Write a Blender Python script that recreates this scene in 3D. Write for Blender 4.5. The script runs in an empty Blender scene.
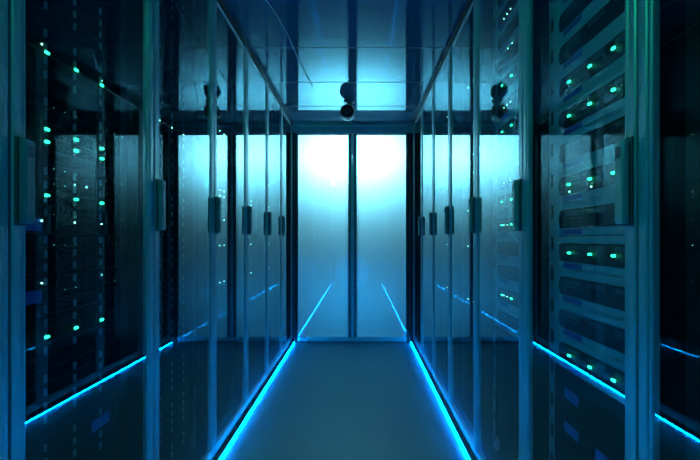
import bpy, bmesh, math, random
from mathutils import Vector, Matrix
random.seed(7)
SC = bpy.context.scene
COL = SC.collection

# ------------------------------------------------------------------ dimensions (metres)
XL, XR = -0.6696, 0.531          # front planes of the two cabinet rows
CAM_Z = 1.03
CEIL = 2.192
PITCH = 0.6
Y0 = 0.858                       # a gap between two cabinets
YEND = Y0 + 6 * PITCH            # the end doors
CAB_TOP = 2.168

# ------------------------------------------------------------------ materials
def new_mat(name):
    m = bpy.data.materials.new(name); m.use_nodes = True
    nt = m.node_tree; nt.nodes.clear()
    out = nt.nodes.new('ShaderNodeOutputMaterial')
    return m, nt, out

def principled(name, col, rough=0.5, metal=0.0, spec=0.5, noise=0.0, nscale=(20, 20, 20), bump=0.0, coat=0.0):
    m, nt, out = new_mat(name)
    b = nt.nodes.new('ShaderNodeBsdfPrincipled')
    b.inputs['Base Color'].default_value = (*col, 1)
    b.inputs['Roughness'].default_value = rough
    b.inputs['Metallic'].default_value = metal
    b.inputs['Specular IOR Level'].default_value = spec
    b.inputs['Coat Weight'].default_value = coat
    if noise or bump:
        tc = nt.nodes.new('ShaderNodeTexCoord'); mp = nt.nodes.new('ShaderNodeMapping')
        mp.inputs['Scale'].default_value = nscale
        n = nt.nodes.new('ShaderNodeTexNoise'); n.inputs['Scale'].default_value = 1.0; n.inputs['Detail'].default_value = 3
        nt.links.new(tc.outputs['Object'], mp.inputs['Vector']); nt.links.new(mp.outputs[0], n.inputs['Vector'])
        if noise:
            mr = nt.nodes.new('ShaderNodeMapRange')
            mr.inputs['To Min'].default_value = 1 - noise; mr.inputs['To Max'].default_value = 1 + noise
            nt.links.new(n.outputs['Fac'], mr.inputs['Value'])
            mx = nt.nodes.new('ShaderNodeVectorMath'); mx.operation = 'SCALE'
            mx.inputs[0].default_value = col
            nt.links.new(mr.outputs[0], mx.inputs['Scale']); nt.links.new(mx.outputs[0], b.inputs['Base Color'])
        if bump:
            bp = nt.nodes.new('ShaderNodeBump'); bp.inputs['Strength'].default_value = bump; bp.inputs['Distance'].default_value = 0.01
            nt.links.new(n.outputs['Fac'], bp.inputs['Height']); nt.links.new(bp.outputs[0], b.inputs['Normal'])
    nt.links.new(b.outputs[0], out.inputs[0])
    return m

def emission(name, col, strength, sample=True):
    m, nt, out = new_mat(name)
    e = nt.nodes.new('ShaderNodeEmission')
    e.inputs[0].default_value = (*col, 1); e.inputs[1].default_value = strength
    nt.links.new(e.outputs[0], out.inputs[0])
    if not sample:
        m.cycles.emission_sampling = 'NONE'
    return m

def glass_front(name, tint, ior, gloss):
    """coated glass: clear, with a mirror reflection that grows towards grazing"""
    m, nt, out = new_mat(name)
    t = nt.nodes.new('ShaderNodeBsdfTransparent'); t.inputs[0].default_value = (*tint, 1)
    g = nt.nodes.new('ShaderNodeBsdfGlossy'); g.inputs['Color'].default_value = (*gloss, 1); g.inputs['Roughness'].default_value = 0.0
    # Schlick reflectance, the same from both sides of the pane
    r0 = ((ior - 1) / (ior + 1)) ** 2
    lw = nt.nodes.new('ShaderNodeLayerWeight'); lw.inputs['Blend'].default_value = 0.5
    pw = nt.nodes.new('ShaderNodeMath'); pw.operation = 'POWER'; pw.inputs[1].default_value = 5.0
    f = nt.nodes.new('ShaderNodeMath'); f.operation = 'MULTIPLY_ADD'; f.inputs[1].default_value = 1 - r0; f.inputs[2].default_value = r0
    nt.links.new(lw.outputs['Facing'], pw.inputs[0]); nt.links.new(pw.outputs[0], f.inputs[0])
    mx = nt.nodes.new('ShaderNodeMixShader')
    nt.links.new(f.outputs[0], mx.inputs[0]); nt.links.new(t.outputs[0], mx.inputs[1]); nt.links.new(g.outputs[0], mx.inputs[2])
    nt.links.new(mx.outputs[0], out.inputs[0])
    return m

def clear(name, tint):
    m, nt, out = new_mat(name)
    t = nt.nodes.new('ShaderNodeBsdfTransparent'); t.inputs[0].default_value = (*tint, 1)
    nt.links.new(t.outputs[0], out.inputs[0])
    return m

def frosted(name):
    m, nt, out = new_mat(name)
    tc = nt.nodes.new('ShaderNodeTexCoord'); mp = nt.nodes.new('ShaderNodeMapping')
    mp.inputs['Scale'].default_value = (60, 60, 1.2)
    n = nt.nodes.new('ShaderNodeTexNoise'); n.inputs['Scale'].default_value = 1.0; n.inputs['Detail'].default_value = 4
    nt.links.new(tc.outputs['Object'], mp.inputs['Vector']); nt.links.new(mp.outputs[0], n.inputs['Vector'])
    mr = nt.nodes.new('ShaderNodeMapRange'); mr.inputs['To Min'].default_value = 0.78; mr.inputs['To Max'].default_value = 0.9
    nt.links.new(n.outputs['Fac'], mr.inputs['Value'])
    cc = nt.nodes.new('ShaderNodeCombineColor')
    for i in range(3): nt.links.new(mr.outputs[0], cc.inputs[i])
    tr = nt.nodes.new('ShaderNodeBsdfTranslucent'); nt.links.new(cc.outputs[0], tr.inputs[0])
    df = nt.nodes.new('ShaderNodeBsdfDiffuse'); df.inputs[0].default_value = (0.25, 0.35, 0.4, 1)
    m1 = nt.nodes.new('ShaderNodeMixShader'); m1.inputs[0].default_value = 0.15
    nt.links.new(tr.outputs[0], m1.inputs[1]); nt.links.new(df.outputs[0], m1.inputs[2])
    g = nt.nodes.new('ShaderNodeBsdfGlossy'); g.inputs['Roughness'].default_value = 0.0
    f = nt.nodes.new('ShaderNodeFresnel'); f.inputs['IOR'].default_value = 2.0
    m2 = nt.nodes.new('ShaderNodeMixShader')
    nt.links.new(f.outputs[0], m2.inputs[0]); nt.links.new(m1.outputs[0], m2.inputs[1]); nt.links.new(g.outputs[0], m2.inputs[2])
    nt.links.new(m2.outputs[0], out.inputs[0])
    return m

def ceiling_mat(name):
    m, nt, out = new_mat(name)
    d = nt.nodes.new('ShaderNodeBsdfDiffuse'); d.inputs[0].default_value = (0.05, 0.085, 0.12, 1)
    g = nt.nodes.new('ShaderNodeBsdfGlossy'); g.inputs['Roughness'].default_value = 0.05
    g.inputs['Color'].default_value = (0.58, 0.82, 0.92, 1)
    tc = nt.nodes.new('ShaderNodeTexCoord'); mp = nt.nodes.new('ShaderNodeMapping')
    mp.inputs['Scale'].default_value = (1.2, 6.0, 1)
    n = nt.nodes.new('ShaderNodeTexNoise'); n.inputs['Scale'].default_value = 1.0; n.inputs['Detail'].default_value = 1
    nt.links.new(tc.outputs['Object'], mp.inputs['Vector']); nt.links.new(mp.outputs[0], n.inputs['Vector'])
    bp = nt.nodes.new('ShaderNodeBump'); bp.inputs['Strength'].default_value = 0.25; bp.inputs['Distance'].default_value = 0.004
    nt.links.new(n.outputs['Fac'], bp.inputs['Height'])
    nt.links.new(bp.outputs[0], g.inputs['Normal'])
    f = nt.nodes.new('ShaderNodeFresnel'); f.inputs['IOR'].default_value = 1.7
    mx = nt.nodes.new('ShaderNodeMixShader')
    nt.links.new(f.outputs[0], mx.inputs[0]); nt.links.new(d.outputs[0], mx.inputs[1]); nt.links.new(g.outputs[0], mx.inputs[2])
    nt.links.new(mx.outputs[0], out.inputs[0])
    return m

M = {}
M['frame'] = principled('brushed_frame_metal', (0.32, 0.36, 0.36), 0.40, 0.3, 0.5, 0.08, (40, 40, 2))
M['gap'] = principled('black_rubber', (0.008, 0.009, 0.01), 0.7)
M['trim'] = principled('dark_trim', (0.012, 0.015, 0.018), 0.6, 0, 0.2)
M['carcass'] = principled('cabinet_black_steel', (0.010, 0.012, 0.014), 0.7, 0, 0.1, 0.2, (30, 30, 30))
M['rail_black'] = principled('rail_black', (0.02, 0.024, 0.026), 0.55, 0, 0.2)
M['rail'] = principled('rail_grey', (0.30, 0.33, 0.35), 0.5, 0.3)
M['handle'] = principled('handle_grey_lit', (0.26, 0.29, 0.23), 0.45, 0.2)  # right-row handles, with the olive light on them put into the colour
M['handle_left'] = principled('handle_grey_shaded', (0.11, 0.14, 0.15), 0.45, 0.2)  # same handle metal, darkened to paint in the dimmer left row
M['handle_dark'] = principled('handle_dark', (0.04, 0.05, 0.05), 0.5)
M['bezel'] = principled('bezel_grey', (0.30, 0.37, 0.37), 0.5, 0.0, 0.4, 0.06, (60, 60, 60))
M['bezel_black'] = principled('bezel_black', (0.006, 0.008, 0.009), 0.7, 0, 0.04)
M['slot'] = principled('slot_black', (0.006, 0.007, 0.008), 0.6)
M['tick'] = principled('slot_mesh_grey', (0.09, 0.11, 0.11), 0.5)
M['label'] = principled('label_blue', (0.02, 0.06, 0.26), 0.5)
M['latch'] = principled('latch_grey', (0.13, 0.18, 0.2), 0.45)
M['chassis'] = principled('chassis_steel', (0.03, 0.033, 0.036), 0.6, 0.3)
M['led'] = emission('green_led', (0.02, 1.0, 0.42), 6.0, False)
M['led_dim'] = emission('pale_led', (0.25, 1.0, 0.7), 9.0, False)
M['strip'] = emission('strip_light', (0.0, 0.27, 1.0), 105.0)
M['channel'] = principled('aluminium_channel', (0.4, 0.42, 0.44), 0.4, 0.8)
M['glass'] = glass_front('coated_door_glass', (0.95, 0.99, 0.99), 2.1, (0.85, 0.97, 1.0))
M['glass_clear'] = clear('door_glass_body', (0.95, 0.98, 0.98))
M['frosted'] = frosted('frosted_glass')
M['ceiling'] = ceiling_mat('glossy_ceiling_panel')
M['floor'] = principled('floor_tile', (0.15, 0.31, 0.42), 0.42, 0, 0.35, 0.06, (6, 6, 6))
M['wall'] = principled('dark_wall', (0.03, 0.035, 0.04), 0.8, 0, 0.3, 0.1, (3, 3, 3))
M['seam'] = principled('ceiling_seam', (0.12, 0.17, 0.19), 0.4)
M['cam_body'] = principled('camera_black', (0.015, 0.018, 0.018), 0.35)
M['cam_ring'] = principled('camera_ring', (0.30, 0.33, 0.34), 0.3, 0.7)
M['lens'] = principled('camera_lens', (0.004, 0.012, 0.008), 0.08, 0, 0.8)
M['cable'] = principled('white_cable', (0.55, 0.6, 0.6), 0.5)
M['post_light'] = principled('post_metal', (0.45, 0.52, 0.56), 0.4, 0.4)
M['lintel'] = principled('lintel_metal', (0.24, 0.32, 0.36), 0.4, 0.3)
M['post_dark'] = principled('post_dark', (0.10, 0.13, 0.15), 0.35, 0.4)

# ------------------------------------------------------------------ mesh helpers
class MB:
    def __init__(s): s.bm = bmesh.new(); s.mats = []
    def mi(s, m):
        if m not in s.mats: s.mats.append(m)
        return s.mats.index(m)
    def _fin(s, tmp, m):
        i = s.mi(m)
        for f in tmp.faces: f.material_index = i
        me = bpy.data.meshes.new('tmp'); tmp.to_mesh(me); tmp.free()
        s.bm.from_mesh(me); bpy.data.meshes.remove(me)
    def box(s, x0, x1, y0, y1, z0, z1, m, bev=0.0, seg=1):
        t = bmesh.new()
        bmesh.ops.create_cube(t, size=1)
        for v in t.verts:
            v.co = Vector(((x0 + x1) / 2 + v.co.x * (x1 - x0), (y0 + y1) / 2 + v.co.y * (y1 - y0), (z0 + z1) / 2 + v.co.z * (z1 - z0)))
        if bev: bmesh.ops.bevel(t, geom=t.edges[:], offset=bev, segments=seg, affect='EDGES')
        s._fin(t, m); return s
    def cyl(s, p0, p1, r0, m, r1=None, n=24, bev=0.0):
        t = bmesh.new(); p0 = Vector(p0); p1 = Vector(p1)
        d = p1 - p0
        bmesh.ops.create_cone(t, cap_ends=True, segments=n, radius1=r0, radius2=r0 if r1 is None else r1, depth=d.length)
        rot = Vector((0, 0, 1)).rotation_difference(d.normalized()).to_matrix().to_4x4()
        bmesh.ops.transform(t, matrix=Matrix.Translation((p0 + p1) / 2) @ rot, verts=t.verts)
        s._fin(t, m); return s
    def ball(s, c, r, m, sc=(1, 1, 1)):
        t = bmesh.new()
        bmesh.ops.create_uvsphere(t, u_segments=32, v_segments=20, radius=r)
        bmesh.ops.transform(t, matrix=Matrix.Translation(c) @ Matrix.Diagonal((*sc, 1)), verts=t.verts)
        s._fin(t, m); return s
    def prism(s, pts, x0, x1, m):
        """polygon in (y,z), extruded along x"""
        t = bmesh.new()
        a = [t.verts.new((x0, y, z)) for y, z in pts]; b = [t.verts.new((x1, y, z)) for y, z in pts]
        t.faces.new(a); t.faces.new(b[::-1])
        n = len(pts)
        for i in range(n): t.faces.new((a[i], b[i], b[(i + 1) % n], a[(i + 1) % n]))
        bmesh.ops.recalc_face_normals(t, faces=t.faces[:])
        s._fin(t, m); return s
    def mesh(s, name, smooth=False):
        me = bpy.data.meshes.new(name); s.bm.to_mesh(me); s.bm.free()
        for m in s.mats: me.materials.append(m)
        if smooth:
            for p in me.polygons: p.use_smooth = True
        return me
    def build(s, name, parent=None, smooth=False):
        return link(name, s.mesh(name, smooth), parent)

def link(name, me, parent=None, loc=None):
    o = bpy.data.objects.new(name, me); COL.objects.link(o)
    if parent: o.parent = parent
    if loc: o.location = loc
    return o

def thing(name, label, cat, loc=(0, 0, 0), group=None):
    o = bpy.data.objects.new(name, None); COL.objects.link(o)
    o.empty_display_size = 0.05
    o.location = loc; o['label'] = label; o['category'] = cat
    if group: o['group'] = group
    return o

def struct(o, label=None, cat=None):
    o['kind'] = 'structure'
    if label: o['label'] = label
    if cat: o['category'] = cat
    return o

def tube(name, pts, r, m, parent=None):
    cu = bpy.data.curves.new(name, 'CURVE'); cu.dimensions = '3D'; cu.bevel_depth = r; cu.bevel_resolution = 3
    sp = cu.splines.new('NURBS'); sp.points.add(len(pts) - 1)
    for p, q in zip(sp.points, pts): p.co = (*q, 1)
    sp.use_endpoint_u = True; sp.order_u = 4
    t = bpy.data.objects.new(name, cu)
    COL.objects.link(t)
    dg = bpy.context.evaluated_depsgraph_get()
    me = bpy.data.meshes.new_from_object(t.evaluated_get(dg))
    bpy.data.objects.remove(t)
    me.materials.clear(); me.materials.append(m)
    for p in me.polygons: p.use_smooth = True
    return link(name, me, parent)

# ------------------------------------------------------------------ room shell
YB = -1.80; YF = 5.6; WL = -1.80; WR = 1.66; HT = 2.45
b = MB()
b.box(WL - .1, WR + .1, YB - .1, YF + .1, -0.10, -0.004, M['gap'])
ys = [YB - .1] + [Y0 - 2.4 + .05 + .6 * k for k in range(11)] + [YF + .1]
# floor tiles, thin joints every 0.6 m
for j in range(len(ys) - 1):
    b.box(WL - .1, WR + .1, ys[j] + .0012, ys[j + 1] - .0012, -0.02, 0.0, M['floor'])
struct(b.build('floor'))
struct(MB().box(WL - .1, WL, YB, YF, 0, HT, M['wall']).build('wall_left'))
struct(MB().box(WR, WR + .1, YB, YF, 0, HT, M['wall']).build('wall_right'))
struct(MB().box(WL - .1, WR + .1, YB - .1, YB, 0, HT, M['wall']).build('wall_back'))
struct(MB().box(WL - .1, WR + .1, YF, YF + .1, 0, HT, M['wall']).build('wall_front'))

# ceiling: room slab + glossy panels over the aisle, each very slightly out of level
b = MB()
b.box(WL - .1, WR + .1, YB - .1, YF + .1, HT, HT + .1, M['wall'])
tilt = {}
py = Y0 + .05 - 2.4 - .25
edges = [YB] + [Y0 + .055 + .6 * k for k in range(-4, 6)] + [YEND]
for j in range(len(edges) - 1):
    a0, a1 = edges[j] + .0025, edges[j + 1] - .0025
    t = bmesh.new(); bmesh.ops.create_cube(t, size=1)
    for v in t.verts:
        v.co = Vector(((XL + XR) / 2 + v.co.x * (XR - XL + .10), (a0 + a1) / 2 + v.co.y * (a1 - a0), CEIL + .006 + v.co.z * .012))
    ang = math.radians({10: 0, 9: .15, 8: .55, 7: .7}.get(j, .6))
    bmesh.ops.transform(t, matrix=Matrix.Translation((0, a1, CEIL)) @ Matrix.Rotation(-ang, 4, 'X') @ Matrix.Translation((0, -a1, -CEIL)), verts=t.verts)
    b._fin(t, M['ceiling'])
    b.box(XL, XR, a1 - .001, a1 + .006, CEIL - .002, CEIL + .03, M['seam'], .0008)
ceiling = struct(b.build('ceiling'))

# trims between cabinet tops and ceiling, lintel, jambs
ys0 = Y0 - 2.4
struct(MB().box(XL - .04, XL + .004, ys0, YEND, CAB_TOP + .001, CEIL, M['trim'], .002).build('trim_1'))
struct(MB().box(XR - .004, XR + .04, ys0, YEND, CAB_TOP + .001, CEIL, M['trim'], .002).build('trim_2'))
b = MB()
b.box(XL, XR, YEND, YEND + .06, 2.085, CEIL, M['lintel'], .003)
b.box(XL + .05, XR - .07, YEND - .006, YEND, 2.150, 2.165, M['post_light'], .002)
struct(b.build('trim_3'))
b = MB(); b.box(XL - .03, -0.627, YEND - .012, YEND + .06, 0, 2.085, M['trim'], .003)
b.box(-.650, -.646, YEND - .016, YEND - .012, 0.02, 2.08, M['post_dark'])
struct(b.build('trim_4'))
b = MB(); b.box(0.472, XR + .03, YEND - .012, YEND + .06, 0, 2.085, M['trim'], .003)
b.box(.496, .500, YEND - .016, YEND - .012, 0.02, 2.08, M['post_dark'])
struct(b.build('trim_5'))

# end doors
def end_door(n, x0, x1, side):
    b = MB()
    lo, hi = (x0, x1)
    zb, zt = .008, 2.080
    ya, yb = YEND + .004, YEND + .044
    b.box(lo, hi, ya - .004, yb, zb, .052, M['post_light'], .002)          # bottom rail
    b.box(lo, hi, ya, yb, zt - .012, zt, M['post_dark'], .002)              # top rail
    if side < 0:   # hinge at the left jamb
        b.box(lo, lo + .012, ya, yb, .052, zt - .012, M['post_dark'])
        b.box(hi - .042, hi - .012, ya - .006, yb, .052, zt - .012, M['post_dark'], .003)
        b.box(hi - .012, hi, ya - .002, yb, .052, zt - .012, M['post_light'], .002)
        gx0, gx1 = lo + .010, hi - .040
    else:
        b.box(hi - .012, hi, ya, yb, .052, zt - .012, M['post_dark'])
        b.box(lo + .012, lo + .042, ya - .006, yb, .052, zt - .012, M['post_dark'], .003)
        b.box(lo, lo + .012, ya - .002, yb, .052, zt - .012, M['post_light'], .002)
        gx0, gx1 = lo + .040, hi - .010
    d = struct(b.build('door_%d' % n), 'left leaf of the frosted glass end doors' if side < 0 else 'right leaf of the frosted glass end doors', 'door')
    g = MB().box(gx0, gx1, ya + .010, ya + .018, .048, zt - .010, M['glass_clear'])
    me = g.mesh('frosted_pane')
    me.materials.append(M['frosted'])
    for p in me.polygons:
        if p.normal.y < -.9: p.material_index = 1
    link('frosted_pane', me, d)
    return d
end_door(1, -.627, -.0735, -1)
end_door(2, -.0715, .472, 1)

# ------------------------------------------------------------------ cabinets
# local frame: x = 0 at the door face, the cabinet body runs to x = -1 (left row); sgn = -1 mirrors it for the right row
W = PITCH - .009
ST = .037
def cab_meshes(sg):
    R = {}
    def bx(mb, x0, x1, y0, y1, z0, z1, m, bev=0.0):
        a, c = sorted((x0 * sg, x1 * sg)); mb.box(a, c, y0, y1, z0, z1, m, bev)
    h = W / 2
    b = MB()   # carcass
    bx(b, -1.0, -.020, -h, -h + .012, .07, CAB_TOP, M['carcass']); bx(b, -1.0, -.020, h - .012, h, .07, CAB_TOP, M['carcass'])
    bx(b, -1.0, -.988, -h, h, .07, CAB_TOP, M['carcass'])
    bx(b, -1.0, -.020, -h, h, CAB_TOP - .012, CAB_TOP, M['carcass']); bx(b, -1.0, -.020, -h, h, .07, .085, M['carcass'])
    R['carcass'] = b.mesh('carcass')
    b = MB(); bx(b, -.95, -.021, -h + .01, h - .01, 0, .0695, M['trim']); R['plinth'] = b.mesh('plinth')
    for nm, s in (('near', -1), ('far', 1)):
        for fin in ('rail', 'rail_black'):
            b = MB()
            yo, yi = s * .272, s * .2275
            bx(b, -.09, -.074, min(yo, yi), max(yo, yi), .09, CAB_TOP - .015, M[fin], .001)
            z = .12
            yc = s * .247
            while z < CAB_TOP - .06:
                bx(b, -.0745, -.0735, yc - .010, yc + .010, z, z + .040, M['slot']); z += .0975
            bx(b, -.985, -.97, min(yo, yi), max(yo, yi), .09, CAB_TOP - .015, M['carcass'])
            R[fin + '_' + nm] = b.mesh('mounting_rail')
    b = MB()   # door frame
    for s in (-1, 1):
        yo = s * h; yi = s * (h - ST)
        ym = s * (h - .025); yn = s * (h - .028)
        bx(b, -.018, 0, min(yo, ym), max(yo, ym), .03, CAB_TOP - .003, M['frame'], .0025)
        bx(b, -.018, -.005, min(ym, yn), max(ym, yn), .03, CAB_TOP - .003, M['gap'])
        bx(b, -.018, -.002, min(yn, yi), max(yn, yi), .03, CAB_TOP - .003, M['frame'], .0015)
    bx(b, -.018, 0, -h + ST - .001, h - ST + .001, CAB_TOP - .022, CAB_TOP - .003, M['trim'], .002)
    bx(b, -.006, .001, -h + ST, h - ST, CAB_TOP - .026, CAB_TOP - .022, M['frame'])
    bx(b, -.018, 0, -h + ST - .001, h - ST + .001, .03, .075, M['frame'], .002)
    R['door'] = b.mesh('door')
    b = MB(); bx(b, -.012, -.006, -h + ST - .004, h - ST + .004, .07, CAB_TOP - .02, M['glass_clear'])
    me = b.mesh('glass_pane'); me.materials.append(M['glass'])
    for p in me.polygons:
        if p.normal.x * sg > .9: p.material_index = 1
    R['glass'] = me
    b = MB()   # swing handle on the stile nearer the camera
    yc = -h + .019
    bx(b, 0, .006, yc - .0175, yc + .0175, 1.056, 1.229, M['handle_dark'], .002)
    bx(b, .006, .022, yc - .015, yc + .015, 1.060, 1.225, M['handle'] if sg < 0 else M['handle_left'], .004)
    bx(b, .0218, .0228, yc - .009, yc + .009, 1.190, 1.212, M['handle_dark'])
    R['handle'] = b.mesh('handle')
    return R
CM = {1: cab_meshes(1), -1: cab_meshes(-1)}
ORD = ['', 'first', 'second', 'third', 'fourth', 'fifth', 'sixth', 'seventh', 'eighth', 'ninth', 'tenth', 'eleventh',
       'twelfth', 'thirteenth', 'fourteenth', 'fifteenth', 'sixteenth', 'seventeenth', 'eighteenth', 'nineteenth', 'twentieth', 'twenty-first']
def cabinet(sg, k):
    """k = 0 next to the end doors"""
    yc = YEND - PITCH * (k + .5)
    side = 'left' if sg > 0 else 'right'
    if k == 0: lab = 'glass-doored server cabinet in the %s row, touching the end doors' % side
    elif k == 5: lab = 'large glass-doored server cabinet in the foreground of the %s row' % side
    elif k == 6: lab = 'glass-doored server cabinet cut off by the %s picture edge' % side
    else: lab = 'glass-doored server cabinet, %s from the end doors in the %s row' % (ORD[k + 1], side)
    c = thing('server_cabinet', lab, 'server cabinet', (XL if sg > 0 else XR, yc, 0), 'server cabinets of the %s row' % side)
    R = CM[sg]
    link('carcass', R['carcass'], c); link('plinth', R['plinth'], c)
    fin = 'rail' if (sg < 0 and k in (4, 5)) else 'rail_black'
    link('mounting_rail', R[fin + '_near'], c); link('mounting_rail', R[fin + '_far'], c)
    d = link('door', R['door'], c)
    link('glass_pane', R['glass'], d); link('handle', R['handle'], d)
    return c
for k in range(10):
    for sg in (1, -1):
        cabinet(sg, k)

# ------------------------------------------------------------------ rack servers
# local frame: x = 0 at the bezel face, sg as above; y along the row, z = 0 at the centre line
SP = .0975
def srv_meshes(sg):
    R = {}
    def bx(mb, x0, x1, y0, y1, z0, z1, m, bev=0.0):
        a, c = sorted((x0 * sg, x1 * sg)); mb.box(a, c, y0, y1, z0, z1, m, bev)
    hz = SP / 2 - .001
    b = MB(); bx(b, -.60, -.012, -.220, .220, -hz, hz, M['chassis'], .002); R['chassis'] = b.mesh('chassis')
    b = MB(); bx(b, -.0115, 0, -.2265, .2265, -hz, hz, M['bezel'], .002); R['bezel'] = b.mesh('bezel')
    b = MB()   # long black opening with a pointed round far end and a row of vents along its top
    top, bot = .027, -.027
    pts = []
    for i in range(9):
        a = math.pi / 2 - math.pi * i / 8
        pts.append((.172 + .020 * math.cos(a), .027 * math.sin(a)))
    pts += [(-.198, bot), (-.198, top)]
    a, c = sorted((.0003 * sg, .0022 * sg))
    b.prism(pts, a, c, M['slot'])
    for i in range(34):
        y = -.188 + i * .0105
        if (i // 4) % 3 == 2: continue
        bx(b, .0022, .0030, y, y + .0055, .008, .021, M['tick'])
    bx(b, .0022, .0034, .06, .165, -.0005, .0015, M['tick'])
    R['slot'] = b.mesh('air_intake')
    b = MB(); bx(b, .0002, .0012, .055, .165, -.045, -.031, M['label']); R['label'] = b.mesh('label_plate')
    b = MB(); b.box(-.0025, .0025, -.0070, .0070, -.0030, .0030, M['led'], .0015); R['led'] = b.mesh('status_led')
    b = MB(); b.box(-.001, .001, -.0026, .0026, -.0024, .0024, M['led_dim']); R['led_dim'] = b.mesh('status_led')
    b = MB(); b.box(-.001, .001, -.0016, .0016, -.0015, .0015, M['led_dim']); R['led_tiny'] = b.mesh('status_led')
    b = MB(); bx(b, -.0115, 0, -.2265, .2265, -hz, hz, M['bezel_black'], .002)
    for i in range(3):
        bx(b, 0, .0015, -.215, .215, -.045 + i * .0315, -.0445 + i * .0315, M['slot'])
    R['bezel_black'] = b.mesh('bezel')
    b = MB(); bx(b, 0, .006, -.003, .003, -.009, .009, M['latch'], .001); R['latch'] = b.mesh('drive_latch')
    b = MB(); bx(b, .0002, .0012, -.042, .042, -.015, .015, M['label']); R['label_black'] = b.mesh('label_plate')
    return R
SM = {1: srv_meshes(1), -1: srv_meshes(-1)}
LABELS_L = {1: [(-.16, 0)], 3: [(-.16, -.03)], -3: [(.12, 0)]}
LABELS_R = {-1: [(.115, -.02)], -2: [(.115, -.02), (-.06, -.02)]}
LEDY = (.115, .0, -.108)
REC = .072
def servers(sg, k, dark_all, base, n0, n1, lit, dims):
    R = SM[sg]
    yc = YEND - PITCH * (k + .5)
    xf = (XL - REC) if sg > 0 else (XR + REC)
    side = 'left' if sg > 0 else 'right'
    where = {0: 'cabinet touching the end doors', 5: 'foreground cabinet', 6: 'cabinet at the picture edge'}.get(k, 'cabinet %s from the end doors' % ORD[k + 1])
    for n in range(n0, n1 + 1):
        z = base + SP * n
        dark = dark_all or n < 0
        pos = n - n0 + 1
        tot = n1 - n0 + 1
        pp = ('%s from the bottom' % ORD[pos]) if pos <= (tot + 1) // 2 else ('%s from the top' % ORD[tot - pos + 1])
        pp = pp.replace('first from the bottom', 'lowest').replace('first from the top', 'topmost')
        on = lit.get(n)
        if dark: lab = '%sblack server, %s in the %s %s' % ('green-lit ' if on else '', pp, side, where)
        else: lab = '%sgrey server, %s in the %s %s' % ('green-lit ' if on else '', pp, side, where)
        s = thing('rack_server', lab, 'server', (xf, yc, z), 'rack servers in the %s %s' % (side, where))
        link('chassis', R['chassis'], s)
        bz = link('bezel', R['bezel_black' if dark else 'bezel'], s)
        if dark:
            if k >= 4 and sg > 0:
                for y in LEDY:
                    for i in range(3):
                        if (n * 3 + i) % 5 == 4: continue
                        link('drive_latch', R['latch'], s, (0, y, -.032 + i * .032))
            for (ly, lz) in (LABELS_L if sg > 0 else LABELS_R).get(n, []) if k == 5 else []:
                link('label_plate', R['label_black'], s, (sg * .0004, ly, lz))
        else:
            link('air_intake', R['slot'], s); link('label_plate', R['label'], s)
        for dz in (on or []):
            for y in LEDY: link('status_led', R['led'], s, (sg * .0075, y, dz))
        for (y, dz) in dims.get(n, []):
            link('status_led', R['led_tiny' if k >= 4 else 'led_dim'], s, (sg * .0035, y, dz))
def rnd_dims(n0, n1, p, seed):
    r = random.Random(seed); d = {}
    for n in range(n0, n1 + 1):
        if r.random() < p:
            z = r.choice((-.02, .0, .03)); d[n] = [(y, z) for y in r.choice(((.1, .06, .02), (.12, .0, -.12), (.05, .0)))]
    return d
RB, LB = .698, .800
servers(-1, 5, False, RB, -5, 14, {0: [0], 3: [0], 5: [0], 7: [0], 8: [0]}, rnd_dims(0, 14, .15, 3))
servers(1, 5, True, LB, -6, 13, {0: [0], 3: [.04], 5: [0, -.029], 7: [-.015]}, rnd_dims(-6, 13, .25, 4))
servers(-1, 4, False, RB, -5, 14, {1: [0], 4: [.0], 5: [0], 8: [0], 10: [0]}, rnd_dims(-5, 14, .3, 5))
servers(1, 4, True, LB, -6, 13, {}, {n: [(y, z) for z in zs for y in LEDY] for n, zs in {0: [0], 3: [.04], 5: [0, -.029], 7: [-.015], 9: [0]}.items()})
servers(-1, 6, True, RB, -5, 14, {}, rnd_dims(-5, 14, .6, 8))
servers(1, 6, True, LB, -6, 13, {}, rnd_dims(-6, 13, .4, 9))
RROWS = {0: [0], 3: [0], 5: [0], 7: [0], 8: [0], 12: [0]}
LROWS = {0: [0], 3: [.04], 5: [0, -.029], 7: [-.015], 8: [0.02], 2: [0]}
def rows(d, sp):
    return {n: [(y * sp, z) for z in zs for y in LEDY] for n, zs in d.items()}
for k in (3, 2, 1, 0):
    servers(-1, k, True, RB, -5, 14, {}, rows(RROWS, 1.0))
    servers(1, k, True, LB, -6, 13, {}, rows(LROWS, .66))
# ------------------------------------------------------------------ LED strips along the floor
def strip(x, sg, lab):
    t = thing('led_strip', lab, 'light strip', (x, 0, 0), 'floor light strips')
    ya, yb = -1.35, YEND - .014
    b = MB()
    lo, hi = sorted((0, sg * -.0125))
    b.box(lo, hi, ya, yb, 0, .003, M['channel'])                       # base
    lo, hi = sorted((sg * -.0125, sg * -.0085))
    b.box(lo, hi, ya, yb, 0, .012, M['channel'], .001)                 # back
    lo, hi = sorted((sg * -.0125, sg * -.0035))
    b.box(lo, hi, ya, yb, .0095, .012, M['channel'], .001)              # lip
    b.build('channel', t)
    lo, hi = sorted((sg * -.0083, 0))
    b = MB(); b.box(lo, hi, ya + .01, yb - .01, .0035, .0090, M['strip'], .001)
    b.build('diffuser', t)
strip(-.646, 1, 'glowing blue light strip on the floor under the left row of cabinets')
strip(.506, -1, 'glowing blue light strip on the floor under the right row of cabinets')

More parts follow.
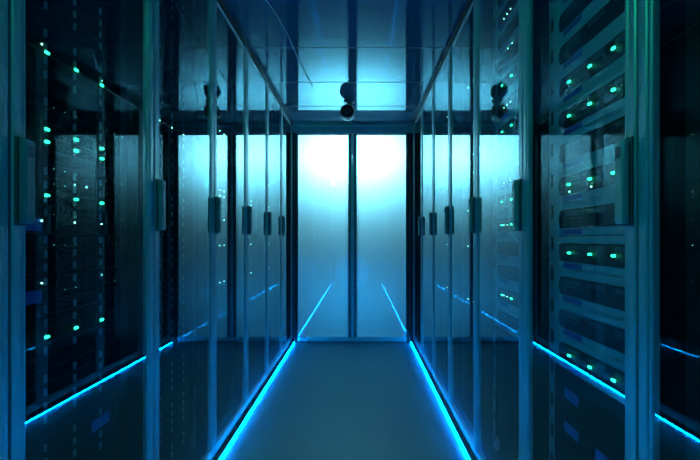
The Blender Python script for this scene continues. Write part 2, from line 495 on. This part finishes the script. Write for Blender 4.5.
# ------------------------------------------------------------------ ceiling camera
cx, cy = -.104, 3.78
t = thing('surveillance_camera', 'black round surveillance camera hanging from the ceiling before the end doors', 'camera', (cx, cy, CEIL))
b = MB(); b.cyl((.012, .0, -.012), (.012, .0, 0), .045, M['cam_body'], n=32); b.build('mounting_plate', t, False)
b = MB(); b.cyl((.012, 0, -.045), (.012, 0, -.012), .016, M['cam_body'])
b.box(.028, .044, -.010, .010, -.085, -.012, M['cam_body'], .003); b.build('bracket', t)
b = MB(); b.ball((0, .01, -.090), .067, M['cam_body']); b.build('housing', t, True)
b = MB()
import itertools
tb = bmesh.new()
prof = [(.050, -.038), (.059, -.038), (.062, -.046), (.057, -.056), (.051, -.054)]
N = 40; rows = []
for i in range(N):
    a = 2 * math.pi * i / N
    rows.append([tb.verts.new((r * math.cos(a), .01 + y, -.092 + r * math.sin(a))) for r, y in prof])
for i in range(N):
    A, B = rows[i], rows[(i + 1) % N]
    for j in range(len(prof)):
        tb.faces.new((A[j], A[(j + 1) % 5], B[(j + 1) % 5], B[j]))
bmesh.ops.recalc_face_normals(tb, faces=tb.faces[:])
b._fin(tb, M['cam_ring']); ring = b.build('lens_ring', t, True); ring['label'] = 'pale metal ring'
b = MB(); b.cyl((0, -.046, -.092), (0, -.036, -.092), .052, M['lens'], n=32); b.ball((0, -.040, -.092), .026, M['lens'], (1, .5, 1)); b.build('lens', t)
b = MB(); b.cyl((.044, .005, -.055), (.058, .005, -.055), .010, M['cam_body'], n=16); b.build('knob', t)

# cables
c = tube('ceiling_cable', [(-.50, 1.95, CEIL - .004), (-.43, 2.25, CEIL - .004), (-.40, 2.55, CEIL - .004), (-.40, 2.9, CEIL - .004), (-.36, 3.4, CEIL - .004)], .0022, M['cable'])
c['label'] = 'thin pale cable running along the glossy ceiling to the left of the surveillance camera'; c['category'] = 'cable'
xx = XR + REC - .028
c = tube('reflected_cable', [(xx, 1.62, 2.02), (xx, 1.60, 1.75), (xx, 1.63, 1.45), (xx, 1.80, 1.2), (xx, 1.73, 1.06), (xx, 1.60, 1.0), (xx+.02, 1.55, .99)], .0018, M['cable'])  # added tube in place of a cable mirrored in the door glass
c['label'] = 'thin pale cable reflection, built inside the right row behind the second nearest glass door'; c['category'] = 'cable'

# ------------------------------------------------------------------ lights
def area(name, loc, rot, sx, sy, col, power):
    l = bpy.data.lights.new(name, 'AREA'); l.shape = 'RECTANGLE'; l.size = sx; l.size_y = sy
    l.color = col; l.energy = power
    o = bpy.data.objects.new(name, l); COL.objects.link(o); o.location = loc; o.rotation_euler = rot
    return o
area('lamp_behind_end_doors', (-.07, YEND + .36, 1.88), (math.radians(-84), 0, 0), .90, .12, (.215, .79, 1.04), 33)
area('low_glow_behind_end_doors', (-.07, YEND + .50, .45), (math.radians(-90), 0, 0), .9, .3, (.02, .42, 1.0), 2.9)
def point(name, loc, col, power, r):
    p = bpy.data.lights.new(name, 'POINT'); p.color = col; p.energy = power; p.shadow_soft_size = r
    o = bpy.data.objects.new(name, p); COL.objects.link(o); o.location = loc
point('green_fill', (-.52, .30, 2.10), (.02, 1.0, .50), 12, .06)  # added green fill without a fixture, lights bezels and upper frames
point('blue_fill', (-.14, -.30, .35), (.0, .30, 1.0), 6, .35)  # added low fill, boosts the blue on the near stiles

w = bpy.data.worlds.new('World'); SC.world = w; w.use_nodes = True
w.node_tree.nodes['Background'].inputs[0].default_value = (.02, .08, .12, 1)
w.node_tree.nodes['Background'].inputs[1].default_value = .02

# ------------------------------------------------------------------ camera
cd = bpy.data.cameras.new('Camera'); cam = bpy.data.objects.new('Camera', cd); COL.objects.link(cam)
cam.location = (0, 0, CAM_Z); cam.rotation_euler = (math.radians(90), 0, 0)
cd.sensor_width = 36; cd.lens = 36 * 447 / 700
cd.shift_x = -9.75 / 700; cd.shift_y = 9.0 / 700
cd.clip_start = .02
SC.camera = cam
SC.view_settings.view_transform = 'Standard'; SC.view_settings.look = 'None'
SC.view_settings.exposure = 0; SC.view_settings.gamma = 1; SC.view_settings.use_curve_mapping = False
cy_ = SC.cycles
cy_.max_bounces = 16; cy_.glossy_bounces = 8; cy_.transparent_max_bounces = 24; cy_.transmission_bounces = 8; cy_.diffuse_bounces = 4
cy_.use_denoising = True
cy_.denoising_input_passes = 'RGB_ALBEDO'
cy_.caustics_reflective = True
cy_.sample_clamp_indirect = 0
cy_.use_adaptive_sampling = False
cy_.blur_glossy = 0.0
